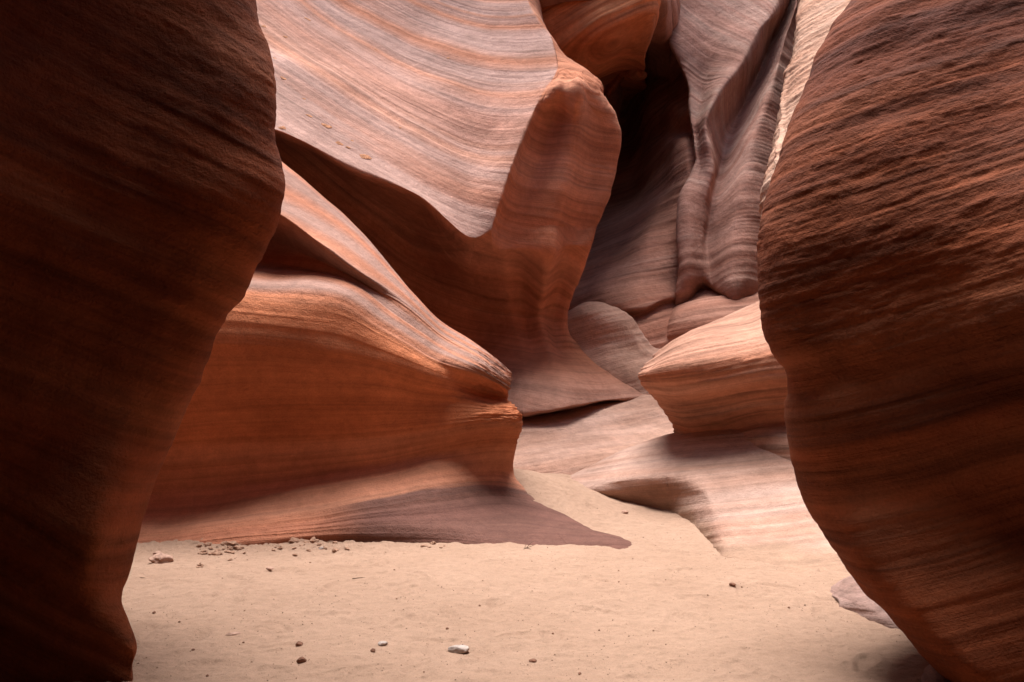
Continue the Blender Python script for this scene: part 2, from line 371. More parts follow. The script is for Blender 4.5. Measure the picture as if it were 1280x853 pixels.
# ------------------------------------------------------------------ left foreground wall
LS = [(-1500, 480), (-700, 430), (-250, 340), (-60, 312), (20, 322), (75, 339), (115, 345), (185, 345), (228, 351), (262, 346), (320, 325), (372, 301), (400, 276), (480, 240), (540, 215), (605, 184), (675, 165), (725, 152), (748, 150), (775, 163), (815, 174), (853, 168), (1000, 140)]
rows = []
for py, s in LS:
    d = 4.15
    zt = P(s, py, d)[2]
    k = 1.0 - 0.09 * float(sstep(600, 850, np.array(float(py))))
    rr_ = float(sstep(500, 680, np.array(float(py)))); tp = 0.25 * float(sstep(200, -80, np.array(float(py))))
    lean = max(0.0, min(1.0, (zt - 3.2) / 2.5))                 # unseen lean over the camera, added to keep sky light off the near walls
    low = sstep(500, 700, np.array(py * 1.0))
    ly = lambda yy: zt * (0.55 if zt > 3.2 else 1.0) + (1.44 if zt > 3.2 else 0)
    rows.append([('w', 0.5 + 0.4 * lean, -4.2, ly(0)), ('w', -2.0 + 3.2 * lean, -2.0, ly(0)), ('w', -2.4 + 4.0 * lean, 0.3, ly(0)), ('w', -2.7 + 3.4 * lean, 1.9, zt * (0.75 if zt > 3.2 else 1) + (.8 if zt > 3.2 else 0)),
                 (s - 400 + 200 * lean, py, 3.5), (s - 190, py, 3.86 - 0.02 * rr_ + tp), (s - 60 + 10 * rr_, py, 4.02 - 0.2 * rr_ + tp), (s, py, 4.25 * k + tp), (s - 20, py, 4.6 * k + tp), (s - 130, py, 5.3 * k + tp), ('w', -4.6, 6.6, zt), ('w', -6.5, 9.5, zt)])
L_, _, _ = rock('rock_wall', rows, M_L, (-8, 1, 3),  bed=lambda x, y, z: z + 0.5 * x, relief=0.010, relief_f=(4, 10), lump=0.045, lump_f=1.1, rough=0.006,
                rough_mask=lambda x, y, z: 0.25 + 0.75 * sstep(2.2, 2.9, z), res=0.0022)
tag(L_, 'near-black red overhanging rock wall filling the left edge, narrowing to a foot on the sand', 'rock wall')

# ------------------------------------------------------------------ right foreground wall
RS = [(-1500, 1500), (-700, 1350), (-250, 1190), (-60, 1096), (0, 1066), (40, 1040), (100, 1010), (160, 990), (210, 975), (260, 961), (310, 953), (370, 952), (410, 955), (440, 967), (466, 985), (490, 988), (520, 985), (550, 991), (590, 1003), (622, 1012), (660, 1030), (705, 1055), (745, 1085), (785, 1120), (820, 1152), (853, 1184), (1000, 1290)]
rows = []
for py, s in RS:
    d = 4.0
    r2 = float(sstep(450, 680, np.array(float(py)))); bk = 0.48 * (min(max(0.0, 360 - py), 700) / 360.0)**1.7
    k = 1.0 - 0.085 * float(sstep(600, 870, np.array(float(py))))
    zt = P(s, py, d)[2]
    lean = max(0.0, min(1.0, (zt - 3.2) / 2.5))  # unseen upper part leans in behind the camera, added to shut out sky light
    zn = zt * (0.55 if zt > 3.2 else 1.0) + (1.44 if zt > 3.2 else 0)
    rows.append([('w', 6.5, 9.5, zt), ('w', 4.8, 7.2, zt), (s + 130, py, 5.2 * k + bk), (s + 22, py, 4.5 * k + bk), (s, py, 4.1 * k + bk), (s + 40, py, 3.88 * k + bk), (s + 120, py, (3.75 + 0.05 * r2) * k + bk), (s + 320 - 150 * lean, py, (3.5 + 0.12 * r2) * k + bk * 0.9),
                 ('w', 2.8 - 0.3 * lean, 1.9, zt * (0.75 if zt > 3.2 else 1) + (.8 if zt > 3.2 else 0)), ('w', 2.6 - 1.0 * lean, 0.3, zn), ('w', 2.0 - 2.0 * lean, -2.0, zn), ('w', 0.0 - 0.5 * lean, -4.2, zn)])
R_, _, _ = rock('rock_wall', rows, M_R, (8, 1, 3), bed=lambda x, y, z: z - 0.28 * x, tint=lambda b, u, x, y, z: np.clip(0.35 + 1.5 * noise(x * 0.25, y * 0.25, b * 1.9 + 0.35) + 0.5 * noise(x * 0.5, y * 0.5, b * 8), 0, 1), relief=0.010, relief_f=(5, 14), lump=0.03, lump_f=1.2, rough=0.0085,
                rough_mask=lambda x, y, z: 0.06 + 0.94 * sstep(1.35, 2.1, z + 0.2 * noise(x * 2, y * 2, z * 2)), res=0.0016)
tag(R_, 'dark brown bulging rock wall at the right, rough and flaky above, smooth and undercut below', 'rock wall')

# ------------------------------------------------------------------ big ledge, middle left
rows = [
 [(60, 150, 11.0), (240, 190, 10.8), (352, 240, 10.7), (425, 300, 10.8), (478, 355, 10.4), (530, 415, 10.0), (585, 445, 9.8), (615, 475, 9.8), (600, 475, 10.0), (560, 475, 10.4)],
 [(80, 60, 9.9), (250, 120, 9.9), (352, 203, 9.9), (432, 272, 9.95), (489, 338, 9.5), (545, 404, 9.1), (598, 432, 8.95), (638, 466, 8.95), (625, 468, 9.4), (580, 465, 10.2)],
 [(80, 150, 8.6), (250, 215, 8.4), (350, 268, 8.3), (437, 332, 8.35), (499, 374, 8.55), (550, 419, 8.7), (600, 443, 8.55), (640, 472, 8.8), (622, 474, 9.2), (575, 474, 10.2)],
 [(80, 200, 9.3), (250, 262, 9.2), (345, 303, 9.05), (430, 340, 8.55), (495, 381, 8.5), (548, 425, 8.62), (600, 449, 8.42), (640, 477, 8.72), (620, 479, 9.2), (575, 480, 10.2)],
 [(80, 250, 9.1), (250, 310, 9.05), (338, 328, 8.95), (427, 348, 8.5), (490, 390, 8.4), (545, 431, 8.5), (599, 457, 8.33), (638, 483, 8.68), (618, 485, 9.2), (575, 488, 10.2)],
 [(80, 290, 8.1), (250, 345, 8.0), (330, 362, 7.98), (420, 372, 7.98), (478, 406, 8.08), (536, 445, 8.22), (598, 468, 8.3), (636, 489, 8.7), (616, 491, 9.2), (575, 496, 10.2)],
 [(80, 400, 7.65), (250, 410, 7.7), (330, 415, 7.75), (412, 425, 7.85), (472, 443, 7.95), (537, 468, 8.12), (601, 488, 8.55), (635, 497, 8.85), (620, 499, 9.2), (580, 500, 10.2)],
 [(80, 500, 7.8), (245, 495, 7.85), (330, 490, 7.9), (412, 488, 7.97), (472, 490, 8.05), (540, 500, 8.25), (610, 506, 8.32), (649, 511, 8.5), (635, 513, 9.0), (590, 512, 10.2)],
 [(80, 560, 8.05), (245, 550, 8.1), (330, 545, 8.15), (412, 540, 8.2), (472, 536, 8.22), (542, 532, 8.25), (612, 526, 8.2), (654, 527, 8.45), (640, 527, 9.0), (595, 530, 10.2)],
 [(80, 615, 8.2), (245, 605, 8.2), (330, 596, 8.2), (412, 585, 8.22), (472, 578, 8.25), (545, 566, 8.32), (612, 560, 8.42), (646, 560, 8.6), (632, 560, 9.1), (590, 560, 10.2)],
 [(80, 650, 7.95), (245, 642, 7.9), (330, 630, 7.85), (412, 614, 7.88), (472, 603, 7.95), (545, 592, 8.1), (612, 588, 8.45), (642, 592, 8.8), (632, 594, 9.2), (590, 595, 10.2)],
 [(80, 680, 7.55), (245, 668, 7.5), (330, 656, 7.5), (412, 644, 7.55), (472, 634, 7.65), (550, 624, 7.85), (630, 621, 8.35), (690, 636, 8.5), (700, 645, 9.0), (640, 650, 10.0)],
 [(80, 715, 7.1), (245, 690, 7.3), (330, 680, 7.3), (412, 674, 7.38), (472, 675, 7.42), (565, 680, 7.4), (665, 688, 7.32), (786, 692, 7.28), (810, 690, 7.8), (700, 680, 9.5)],
 [(60, 790, 6.8), (240, 770, 7.0), (330, 760, 7.2), (412, 750, 7.4), (472, 750, 7.45), (565, 750, 7.42), (670, 750, 7.32), (810, 750, 7.22), (830, 750, 7.8), (700, 750, 9.5)],
]
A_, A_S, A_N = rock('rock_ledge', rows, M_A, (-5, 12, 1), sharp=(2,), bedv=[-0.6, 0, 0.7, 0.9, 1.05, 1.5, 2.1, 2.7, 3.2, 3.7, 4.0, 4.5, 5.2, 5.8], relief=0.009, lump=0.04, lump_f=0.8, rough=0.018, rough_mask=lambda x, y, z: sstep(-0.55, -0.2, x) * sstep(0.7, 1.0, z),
    tone=lambda b, u, x, y, z: np.clip(sstep(1.75, 1.45, b) * (0.75 + 0.35 * np.sin(b * 21 + u)) + 0.35 * sstep(3.6, 4.2, b), 0, 1),  # skylight painted in: ledge tops and foot band paler than the face
    tint=lambda b, u, x, y, z: sstep(4.36, 4.50, b + 0.22 * noise(x * 0.5, y * 0.5, b * 7) + 0.06 * noise(x * 2, y * 2, b * 20)) * sstep(2.4, 4.0, u))
tag(A_, 'smooth orange rock ledge with pale ribbon crest, blunt double nose and purple-brown foot', 'rock ledge')

# ------------------------------------------------------------------ draped wall and its fin
rows = [
 [(150, -500, 12.5), (330, -500, 13.5), (440, -500, 14.2), (520, -500, 14.6), (590, -500, 14.6), (652, -500, 14.3), (658, -500, 14.5), (668, -500, 14.8), (680, -500, 15.4), (660, -500, 16.5), (600, -500, 17)],
 [(150, -150, 11.2), (332, -150, 12.1), (440, -150, 13.0), (520, -150, 13.5), (590, -150, 13.5), (650, -150, 13.0), (656, -150, 13.2), (664, -150, 13.5), (672, -150, 14.2), (655, -150, 15.6), (600, -150, 17)],
 [(160, 0, 10.2), (338, 0, 11.0), (440, 0, 11.9), (520, 0, 12.4), (590, 0, 12.4), (660, 0, 12.0), (666, 1, 12.2), (672, 2, 12.5), (676, 4, 13.3), (660, 5, 14.6), (600, 5, 16)],
 [(168, 45, 9.5), (340, 55, 10.3), (440, 70, 10.9), (520, 78, 11.4), (600, 62, 11.6), (690, 48, 11.4), (694, 54, 11.5), (698, 62, 11.7), (702, 70, 12.1), (690, 75, 13), (620, 75, 15)],
 [(172, 62, 9.2), (341, 75, 9.9), (440, 98, 10.4), (520, 115, 10.8), (600, 105, 11.0), (697, 80, 10.8), (705, 80, 10.8), (722, 84, 10.85), (744, 97, 11.3), (735, 100, 12.3), (660, 100, 14)],
 [(175, 75, 9.0), (342, 95, 9.65), (440, 124, 10.1), (520, 145, 10.45), (598, 145, 10.65), (680, 112, 10.45), (694, 112, 10.3), (722, 112, 10.35), (757, 120, 11.0), (745, 122, 12.2), (665, 125, 14)],
 [(180, 90, 8.8), (343, 115, 9.4), (440, 150, 9.8), (520, 175, 10.1), (592, 188, 10.35), (660, 155, 10.2), (676, 157, 10.55), (718, 160, 10.6), (778, 168, 11.1), (760, 168, 12.2), (680, 168, 14)],
 [(185, 108, 8.5), (345, 140, 9.05), (440, 180, 9.45), (520, 212, 9.6), (585, 245, 9.8), (634, 222, 9.85), (648, 224, 10.35), (706, 225, 10.55), (768, 228, 11.1), (750, 228, 12.2), (670, 228, 14)],
 [(190, 125, 8.3), (346, 163, 8.8), (440, 210, 9.1), (520, 243, 9.2), (588, 297, 9.45), (613, 288, 9.6), (622, 286, 10.1), (692, 283, 10.55), (748, 283, 11.05), (732, 285, 12.2), (660, 285, 14)],
 [(190, 150, 9.3), (348, 182, 9.7), (440, 223, 10.0), (520, 259, 10.3), (588, 311, 10.2), (616, 312, 10.15), (626, 312, 10.2), (688, 310, 10.45), (741, 308, 10.95), (726, 310, 12.2), (660, 314, 14)],
 [(200, 230, 9.9), (360, 232, 10.15), (442, 264, 10.7), (516, 302, 11.2), (582, 342, 11.1), (622, 345, 10.9), (634, 345, 10.9), (682, 342, 10.95), (727, 345, 11.25), (712, 347, 12.3), (650, 347, 14)],
 [(220, 330, 9.9), (370, 330, 10.3), (450, 335, 11.0), (520, 352, 11.6), (588, 388, 11.6), (630, 392, 11.5), (640, 392, 11.45), (676, 392, 11.4), (709, 394, 11.55), (698, 394, 12.4), (650, 394, 14)],
 [(240, 430, 9.9), (380, 430, 10.3), (450, 430, 11.1), (530, 430, 11.6), (598, 430, 11.4), (636, 430, 11.25), (650, 430, 11.2), (684, 432, 11.15), (714, 434, 11.5), (735, 440, 12.3), (760, 440, 14)],
 [(250, 470, 9.9), (380, 470, 10.3), (450, 470, 11.0), (535, 470, 11.2), (605, 470, 10.7), (646, 470, 10.4), (664, 471, 10.32), (702, 474, 10.35), (745, 472, 10.9), (790, 478, 11.7), (850, 470, 13)],
 [(260, 505, 9.9), (380, 505, 10.3), (450, 505, 10.8), (540, 505, 10.9), (610, 510, 10.1), (655, 517, 9.8), (672, 515, 9.8), (707, 510, 9.9), (755, 500, 10.6), (805, 496, 11.4), (880, 488, 12.6)],
 [(260, 530, 10.2), (380, 530, 10.6), (450, 530, 11.1), (540, 530, 11.2), (610, 528, 10.8), (658, 524, 10.6), (676, 520, 10.7), (710, 515, 10.9), (760, 503, 11.3), (812, 499, 12.0), (880, 495, 13)],
 [(260, 640, 10.4), (380, 640, 10.8), (450, 640, 11.5), (540, 640, 11.7), (610, 640, 11.7), (658, 640, 11.8), (676, 640, 11.9), (710, 640, 12), (760, 640, 12.3), (812, 640, 12.6), (880, 640, 13.4)],
]
def finB(U, V, X, Y, Z, B):
    TB['u'] = sstep(5.06, 4.96, U) * sstep(8.06, 7.92, V) + 0.5 * sstep(12.2, 13.2, V)      # skylight painted into the colour: slope and flared base paler than fin and hollow
    k = sstep(4.2, 5.5, V) * sstep(13, 10.5, V)
    d = k * (0.16 * np.exp(-((U - 7.5) / 0.3)**2) - 0.16 * np.exp(-((U - 6.95) / 0.25)**2) + 0.08 * np.exp(-((U - 6.4) / 0.25)**2))
    c = np.exp(-((V - 4.6) / 0.9)**2) * sstep(4.7, 5.1, U) * sstep(9.2, 8.6, U)
    d = d + c * 0.022 * (np.floor(2.2 * fbm(X * 2.4, Y * 2.4, Z * 4.0, 2) + 0.5) * 0.7 + 0.5 * fbm(X * 4, Y * 4, Z * 6, 2))
    # low broad swells along the draped beds
    m = sstep(5.0, 4.0, U) * sstep(8.0, 7.4, V)
    return d + m * 0.03 * noise(X * 0.3, Y * 0.3, B * 2.3)
TB = {}
gB = lambda x: -0.75 * 0.8 * np.log1p(np.exp(-(x + 0.9) / 0.8))
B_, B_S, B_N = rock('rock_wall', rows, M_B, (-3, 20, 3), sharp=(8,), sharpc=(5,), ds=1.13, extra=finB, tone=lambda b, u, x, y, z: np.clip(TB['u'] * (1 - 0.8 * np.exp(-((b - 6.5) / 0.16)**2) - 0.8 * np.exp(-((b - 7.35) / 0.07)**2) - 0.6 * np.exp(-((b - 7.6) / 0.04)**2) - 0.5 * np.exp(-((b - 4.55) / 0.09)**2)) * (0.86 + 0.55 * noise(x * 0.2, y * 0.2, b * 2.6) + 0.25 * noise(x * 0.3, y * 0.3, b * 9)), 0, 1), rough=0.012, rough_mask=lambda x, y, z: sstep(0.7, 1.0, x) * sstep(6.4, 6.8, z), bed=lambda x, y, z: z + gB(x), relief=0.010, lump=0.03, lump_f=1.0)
tag(B_, 'tall pale mauve draped rock wall with curved stripes, ending in a red-brown fin above a dark hollow', 'rock wall')

# ------------------------------------------------------------------ orange wall behind the fin
rows = [
 [(560, -300, 15.2), (640, -300, 14.9), (700, -300, 14.6), (760, -300, 14.4), (812, -300, 14.3), (835, -300, 14.6), (825, -300, 16), (780, -300, 18)],
 [(560, -150, 14.6), (640, -150, 14.2), (700, -150, 13.9), (760, -150, 13.7), (812, -150, 13.6), (834, -150, 13.9), (824, -150, 15), (780, -150, 17.5)],
 [(560, -40, 14.3), (640, -40, 13.8), (700, -40, 13.4), (760, -40, 13.1), (808, -40, 13.0), (830, -40, 13.3), (822, -40, 14.5), (780, -40, 17)],
 [(560, 20, 14.3), (640, 20, 13.7), (700, 20, 13.3), (760, 20, 13.0), (795, 15, 13.0), (822, 16, 13.2), (816, 20, 14.4), (780, 20, 17)],
 [(560, 70, 14.5), (640, 70, 14.0), (700, 65, 13.6), (752, 58, 13.4), (786, 50, 13.6), (812, 50, 14.0), (806, 55, 15), (780, 60, 17)],
 [(560, 112, 15.2), (640, 112, 14.9), (700, 102, 14.6), (748, 88, 14.6), (780, 80, 15.0), (806, 84, 15.4), (800, 90, 16), (780, 94, 17)],
 [(560, 130, 18), (640, 130, 18), (700, 122, 18), (748, 108, 18), (780, 100, 18), (806, 100, 18), (800, 102, 18.2), (780, 104, 18.4)],
 [(560, 150, 22), (640, 150, 22), (700, 146, 22), (748, 140, 22), (780, 136, 22), (806, 130, 22), (800, 130, 22.3), (780, 130, 22.6)],
]
C_, _, _ = rock('rock_wall', rows, M_C, (0, 27, 7), ds=1.1, bed=lambda x, y, z: z - 0.45 * x + 0.1 * y, relief=0.03, lump=0.04, lump_f=1.0)
tag(C_, 'glowing orange overhanging rock wall at the top, behind the fin', 'rock wall')

# ------------------------------------------------------------------ shadowed lobe wall in the slot
rows = [
 [(650, -260, 8.4), (740, -260, 8.4), (790, -260, 8.4), (826, -260, 9.0), (870, -260, 20), (930, -260, 22)],  # unseen top brought forward to keep sky light out of the slot
 [(650, 0, 10.6), (740, 0, 10.6), (790, 0, 10.6), (828, 0, 11.1), (870, 0, 16.5), (930, 0, 17.5)],
 [(650, 90, 18), (740, 90, 18.5), (790, 92, 18), (825, 95, 16.8), (870, 98, 14.8), (930, 100, 15)],
 [(650, 140, 19.5), (740, 140, 20), (785, 140, 19.5), (820, 138, 16.4), (866, 136, 14.2), (930, 140, 14.4)],
 [(650, 165, 20), (740, 168, 20), (785, 168, 19.6), (818, 165, 16.8), (864, 164, 14.8), (930, 165, 14.6)],
 [(650, 190, 19.6), (740, 190, 19.8), (788, 190, 19), (822, 188, 15.9), (858, 176, 13.9), (930, 185, 14.2)],
 [(650, 240, 18.2), (735, 240, 18.4), (785, 240, 17.6), (825, 240, 15.0), (862, 235, 13.6), (930, 240, 14.2)],
 [(650, 300, 16.4), (725, 300, 16.4), (770, 300, 15.3), (812, 300, 13.8), (852, 300, 13.7), (920, 300, 14.2)],
 [(650, 350, 14.6), (715, 350, 14.4), (760, 350, 13.7), (805, 350, 13.3), (845, 345, 13.6), (910, 350, 14.2)],
 [(650, 385, 14.3), (715, 385, 13.9), (758, 385, 13.3), (800, 385, 13.0), (838, 372, 13.3), (900, 370, 14.0)],
 [(650, 405, 14.2), (715, 405, 13.9), (758, 402, 13.4), (800, 393, 13.15), (838, 379, 13.45), (900, 380, 14.0)],
 [(650, 430, 14.0), (715, 430, 13.6), (758, 430, 13.1), (800, 425, 12.75), (838, 420, 12.9), (900, 420, 13.5)],
 [(650, 560, 13.5), (715, 560, 13.2), (758, 560, 12.8), (800, 560, 12.4), (838, 560, 12.5), (900, 560, 13)],
]
D_, _, _ = rock('rock_wall', rows, M_D, (2.5, 27, 4), ds=1.1, dadd=lambda py: max(0, 380 - py)**1.2 * 0.0022, bed=lambda x, y, z: z - 0.25 * x, relief=0.02, lump=0.04, lump_f=0.9)
tag(D_, 'shadowed brown rounded rock wall deep in the dark slot right of the fin', 'rock wall')

# ------------------------------------------------------------------ fluted column
rows = [
 [(860, -500, 16), (836, -500, 14.4), (900, -500, 14.0), (990, -500, 13.6), (1020, -500, 14.6), (1045, -500, 13.6), (1075, -500, 14.0), (1120, -500, 15)],
 [(860, -150, 15.6), (834, -150, 13.9), (900, -150, 13.6), (985, -150, 13.1), (1008, -150, 14.2), (1020, -150, 13.4), (1034, -150, 13.8), (1090, -150, 15)],
 [(860, 0, 15.4), (833, 0, 13.7), (895, 0, 13.3), (970, 0, 12.8), (988, 0, 14.0), (996, 0, 13.3), (1004, 0, 13.7), (1060, 0, 15)],
 [(862, 50, 15.4), (835, 48, 13.7), (885, 50, 13.3), (946, 40, 12.8), (966, 48, 14.0), (982, 45, 13.2), (995, 40, 13.6), (1050, 50, 15)],
 [(875, 90, 15.2), (850, 82, 13.7), (880, 92, 13.4), (922, 85, 12.75), (948, 92, 14.0), (970, 88, 13.1), (988, 85, 13.5), (1040, 90, 15)],
 [(880, 125, 15.0), (861, 112, 13.6), (878, 125, 13.4), (898, 118, 12.8), (930, 130, 14.0), (958, 125, 13.0), (981, 120, 13.4), (1030, 130, 15)],
 [(880, 165, 14.8), (862, 150, 13.5), (870, 162, 13.3), (882, 158, 12.85), (911, 168, 13.8), (944, 165, 12.9), (973, 160, 13.3), (1020, 165, 15)],
 [(885, 210, 14.6), (868, 196, 13.4), (876, 206, 13.2), (890, 205, 12.95), (900, 212, 13.6), (932, 215, 12.85), (964, 210, 13.2), (1015, 210, 15)],
 [(875, 255, 14.6), (848, 248, 13.3), (862, 255, 13.0), (879, 258, 13.1), (890, 262, 13.4), (922, 265, 12.8), (958, 260, 13.1), (1010, 260, 15)],
 [(870, 305, 14.6), (846, 300, 13.2), (862, 305, 12.95), (876, 306, 13.1), (884, 310, 13.3), (918, 315, 12.75), (955, 310, 13.1), (1010, 305, 15)],
 [(868, 340, 14.6), (848, 338, 13.2), (862, 342, 13.0), (876, 340, 13.1), (888, 347, 13.1), (919, 355, 12.7), (952, 348, 13.1), (1010, 340, 15)],
 [(868, 372, 14.6), (845, 366, 13.3), (860, 362, 13.15), (878, 350, 13.2), (896, 363, 13.1), (920, 376, 12.8), (946, 368, 13.1), (1010, 360, 15)],
 [(868, 400, 14.8), (845, 392, 13.6), (860, 385, 13.5), (880, 362, 13.6), (898, 372, 13.6), (920, 383, 13.5), (946, 376, 13.6), (1010, 370, 15)],
 [(868, 480, 15), (845, 480, 14.2), (860, 480, 14.2), (880, 480, 14.3), (898, 480, 14.3), (920, 480, 14.3), (946, 480, 14.3), (1010, 480, 15)],
]
E_, _, _ = rock('rock_column', rows, M_E, (5.5, 28, 5), ds=1.1, dadd=lambda py: max(0, 380 - py)**1.2 * 0.0022, bed=lambda x, y, z, u: z + 0.25 * (y - 14) + (1.5 * sstep(4.9, 4.2, u) * sstep(4.0, 6.5, z) - 0.15) * (x - 3.6), relief=0.007, relief_f=(8, 20), lump=0.03, lump_f=1.2, rough=0.05,
                rough_mask=lambda x, y, z: sstep(3.05, 2.95, x) * sstep(4.0, 3.7, z) * sstep(2.3, 2.5, z))
tag(E_, 'grey-mauve fluted rock column with ribbed dark grooves and a pale tongue at its foot', 'rock column')

# striped bulge under the column
rows = [
 [(800, 350, 15), (850, 340, 14.6), (890, 340, 14.6), (930, 345, 14.5), (1000, 350, 14)],
 [(815, 400, 14), (850, 372, 13.8), (890, 356, 13.7), (930, 360, 13.6), (1010, 360, 13)],
 [(822, 425, 13.2), (845, 395, 12.9), (890, 386, 12.7), (935, 388, 12.5), (1020, 390, 12)],
 [(824, 440, 13.0), (845, 420, 12.7), (890, 415, 12.4), (935, 418, 12.2), (1020, 420, 11.8)],
 [(824, 480, 13.0), (845, 480, 12.7), (890, 480, 12.4), (935, 480, 12.2), (1020, 480, 11.8)],
 [(824, 600, 12.8), (845, 600, 12.6), (890, 600, 12.4), (935, 600, 12.2), (1020, 600, 11.8)],
]
G_, _, _ = rock('rock_bulge', rows, M_D, (4, 18, 0), ds=1.1, bed=lambda x, y, z: z - 0.1 * x, relief=0.03, relief_f=(5, 12), lump=0.03)
tag(G_, 'grey-brown striped rock bulge between the column foot and the pedestal rock', 'rock bulge')

# ------------------------------------------------------------------ bright wall, upper right
rows = [
 [(1110, -500, 15.5), (1060, -500, 14.5), (1040, -500, 12.8), (1110, -500, 11.5), (1250, -500, 9), (1500, -500, 7.4)],
 [(1090, -150, 15.2), (1045, -150, 14.2), (1030, -150, 12.4), (1100, -150, 11), (1240, -150, 8.6), (1500, -150, 7.0)],
 [(1060, 0, 15), (1018, 0, 13.5), (1004, 0, 11.6), (1080, 0, 10.2), (1220, 0, 8.2), (1500, 0, 6.6)],
 [(1040, 100, 15), (1000, 100, 13.3), (986, 100, 11.4), (1060, 100, 9.8), (1200, 100, 7.8), (1500, 100, 6.3)],
 [(1020, 200, 15), (980, 200, 13.3), (964, 200, 11.4), (1040, 200, 9.6), (1180, 200, 7.5), (1500, 200, 6.1)],
 [(1010, 270, 15), (968, 270, 13.5), (953, 272, 11.5), (1030, 270, 9.5), (1160, 270, 7.3), (1500, 270, 6)],
 [(1010, 300, 15), (968, 300, 13.9), (952, 300, 12.2), (1020, 300, 10.2), (1150, 300, 7.6), (1500, 300, 6)],
 [(1010, 420, 15), (968, 420, 14.0), (955, 420, 12.8), (1020, 420, 11), (1150, 420, 8.2), (1500, 420, 6)],
 [(1010, 700, 15), (968, 700, 14.0), (955, 700, 12.8), (1020, 700, 11), (1150, 700, 8.2), (1500, 700, 6)],
]
def crackF(U, V, X, Y, Z, B):
    px = CX + FPX * X / Y; py = CY + 63.5 - FPX * (Z - CAM[2]) / Y
    ln = 996 - py * 0.075 + 2.5 * noise(Z * 2.0, 3.3, 0.5)
    return -0.05 * np.exp(-((px - ln) / 1.7)**2)
F_, _, _ = rock('rock_wall', rows, M_F, (10, 17, 4), dadd=lambda py: max(0, 280 - py)**1.3 * 0.0022, bed=lambda x, y, z: z - 0.35 * x + 0.1 * y, relief=0.03, relief_f=(4, 11), lump=0.04, rough=0.014, extra=crackF)
tag(F_, 'bright cream sunlit rock wall with a thin vertical crack, at the top behind the dark right wall', 'rock wall')

# ------------------------------------------------------------------ pedestal rock, right of centre
rows = [
 [(870, 445, 11.6), (870, 420, 11.4), (885, 410, 11.2), (905, 398, 11.2), (945, 380, 11.1), (1000, 350, 10.6), (1080, 320, 10.2)],
 [(838, 445, 10.9), (824, 443, 10.3), (848, 424, 10.2), (884, 409, 10.2), (940, 400, 10.0), (1000, 372, 9.7), (1080, 345, 9.3)],
 [(826, 455, 10.8), (811, 452, 9.95), (840, 434, 9.6), (882, 419, 9.45), (941, 411, 9.3), (1000, 392, 9.0), (1080, 375, 8.6)],
 [(820, 464, 10.7), (802, 461, 9.72), (835, 447, 9.2), (880, 434, 9.02), (942, 426, 8.88), (1000, 416, 8.6), (1080, 405, 8.3)],
 [(820, 474, 10.6), (799, 470, 9.6), (832, 464, 9.0), (880, 458, 8.78), (942, 448, 8.62), (1000, 440, 8.35), (1080, 435, 8.1)],
 [(822, 484, 10.6), (802, 480, 9.58), (835, 482, 9.03), (882, 478, 8.78), (942, 470, 8.6), (1000, 465, 8.32), (1080, 460, 8.05)],
 [(838, 508, 10.6), (822, 504, 9.72), (850, 510, 9.35), (889, 508, 9.05), (942, 502, 8.8), (1000, 498, 8.45), (1080, 495, 8.15)],
 [(852, 538, 10.6), (840, 532, 9.85), (864, 540, 9.65), (898, 540, 9.38), (945, 530, 9.0), (1000, 526, 8.6), (1080, 525, 8.25)],
 [(852, 552, 10.6), (844, 548, 9.9), (868, 556, 9.62), (904, 560, 9.22), (950, 555, 8.75), (1000, 555, 8.3), (1080, 555, 7.9)],
 [(852, 640, 10.6), (842, 640, 9.95), (864, 640, 9.6), (898, 640, 9.2), (945, 640, 8.8), (1000, 640, 8.4), (1080, 640, 8.0)],
]
H1, _, _ = rock('pedestal_rock', rows, M_H, (4.2, 11.5, 0.6), bedv=[-0.3, 0, 0.25, 0.45, 0.68, 0.95, 1.3, 1.7, 2.0, 2.8], relief=0.014, relief_f=(6, 14), lump=0.03, rough=0.004, extra=lambda U, V, X, Y, Z, B: -0.035 * sum(np.exp(-((B - q) / 0.014)**2) for q in (0.02, 0.16, 0.27, 0.40, 0.52)) * np.clip(0.6 + noise(X * 1.5, Y * 1.5, B * 9), 0, 1), tone=lambda b, u, x, y, z: np.maximum(sstep(1.6, 2.0, b), 0.5 * sstep(0.75, 0.4, b)))
tag(H1, 'orange undercut pedestal rock with a pale layered cap, right of centre', 'rock')

rows = [
 [(680, 612, 10.9), (735, 590, 11.2), (785, 565, 11.2), (845, 545, 11), (878, 535, 10.6), (900, 530, 10.4), (960, 515, 10), (1060, 505, 9.4), (1200, 500, 8)],
 [(690, 605, 9.9), (735, 583, 10.1), (782, 560, 10.2), (842, 540, 10.0), (875, 534, 9.8), (900, 531, 9.6), (960, 527, 9.2), (1060, 522, 8.6), (1200, 520, 7.4)],
 [(698, 606, 9.6), (738, 596, 9.6), (785, 580, 9.5), (838, 572, 9.3), (868, 572, 9.0), (900, 574, 8.8), (960, 577, 8.5), (1060, 582, 8), (1200, 590, 7)],
 [(708, 609, 9.45), (745, 608, 9.3), (790, 600, 9.1), (830, 598, 8.85), (866, 597, 8.5), (900, 610, 8.2), (960, 622, 7.9), (1060, 635, 7.4), (1200, 650, 6.6)],
 [(712, 613, 9.43), (750, 617, 9.27), (795, 616, 9.1), (836, 620, 8.85), (877, 622, 8.15), (905, 645, 7.65), (960, 660, 7.35), (1060, 676, 6.9), (1200, 700, 6.2)],
 [(716, 619, 9.45), (756, 629, 9.3), (805, 634, 9.12), (842, 645, 8.8), (881, 664, 7.75), (909, 680, 7.15), (962, 694, 6.75), (1062, 712, 6.3), (1200, 740, 5.8)],
 [(716, 700, 9.3), (756, 700, 9.2), (805, 700, 9), (845, 720, 8.6), (883, 740, 7.4), (912, 745, 6.3), (966, 765, 5.7), (1066, 790, 5.2), (1200, 830, 4.9)],
]
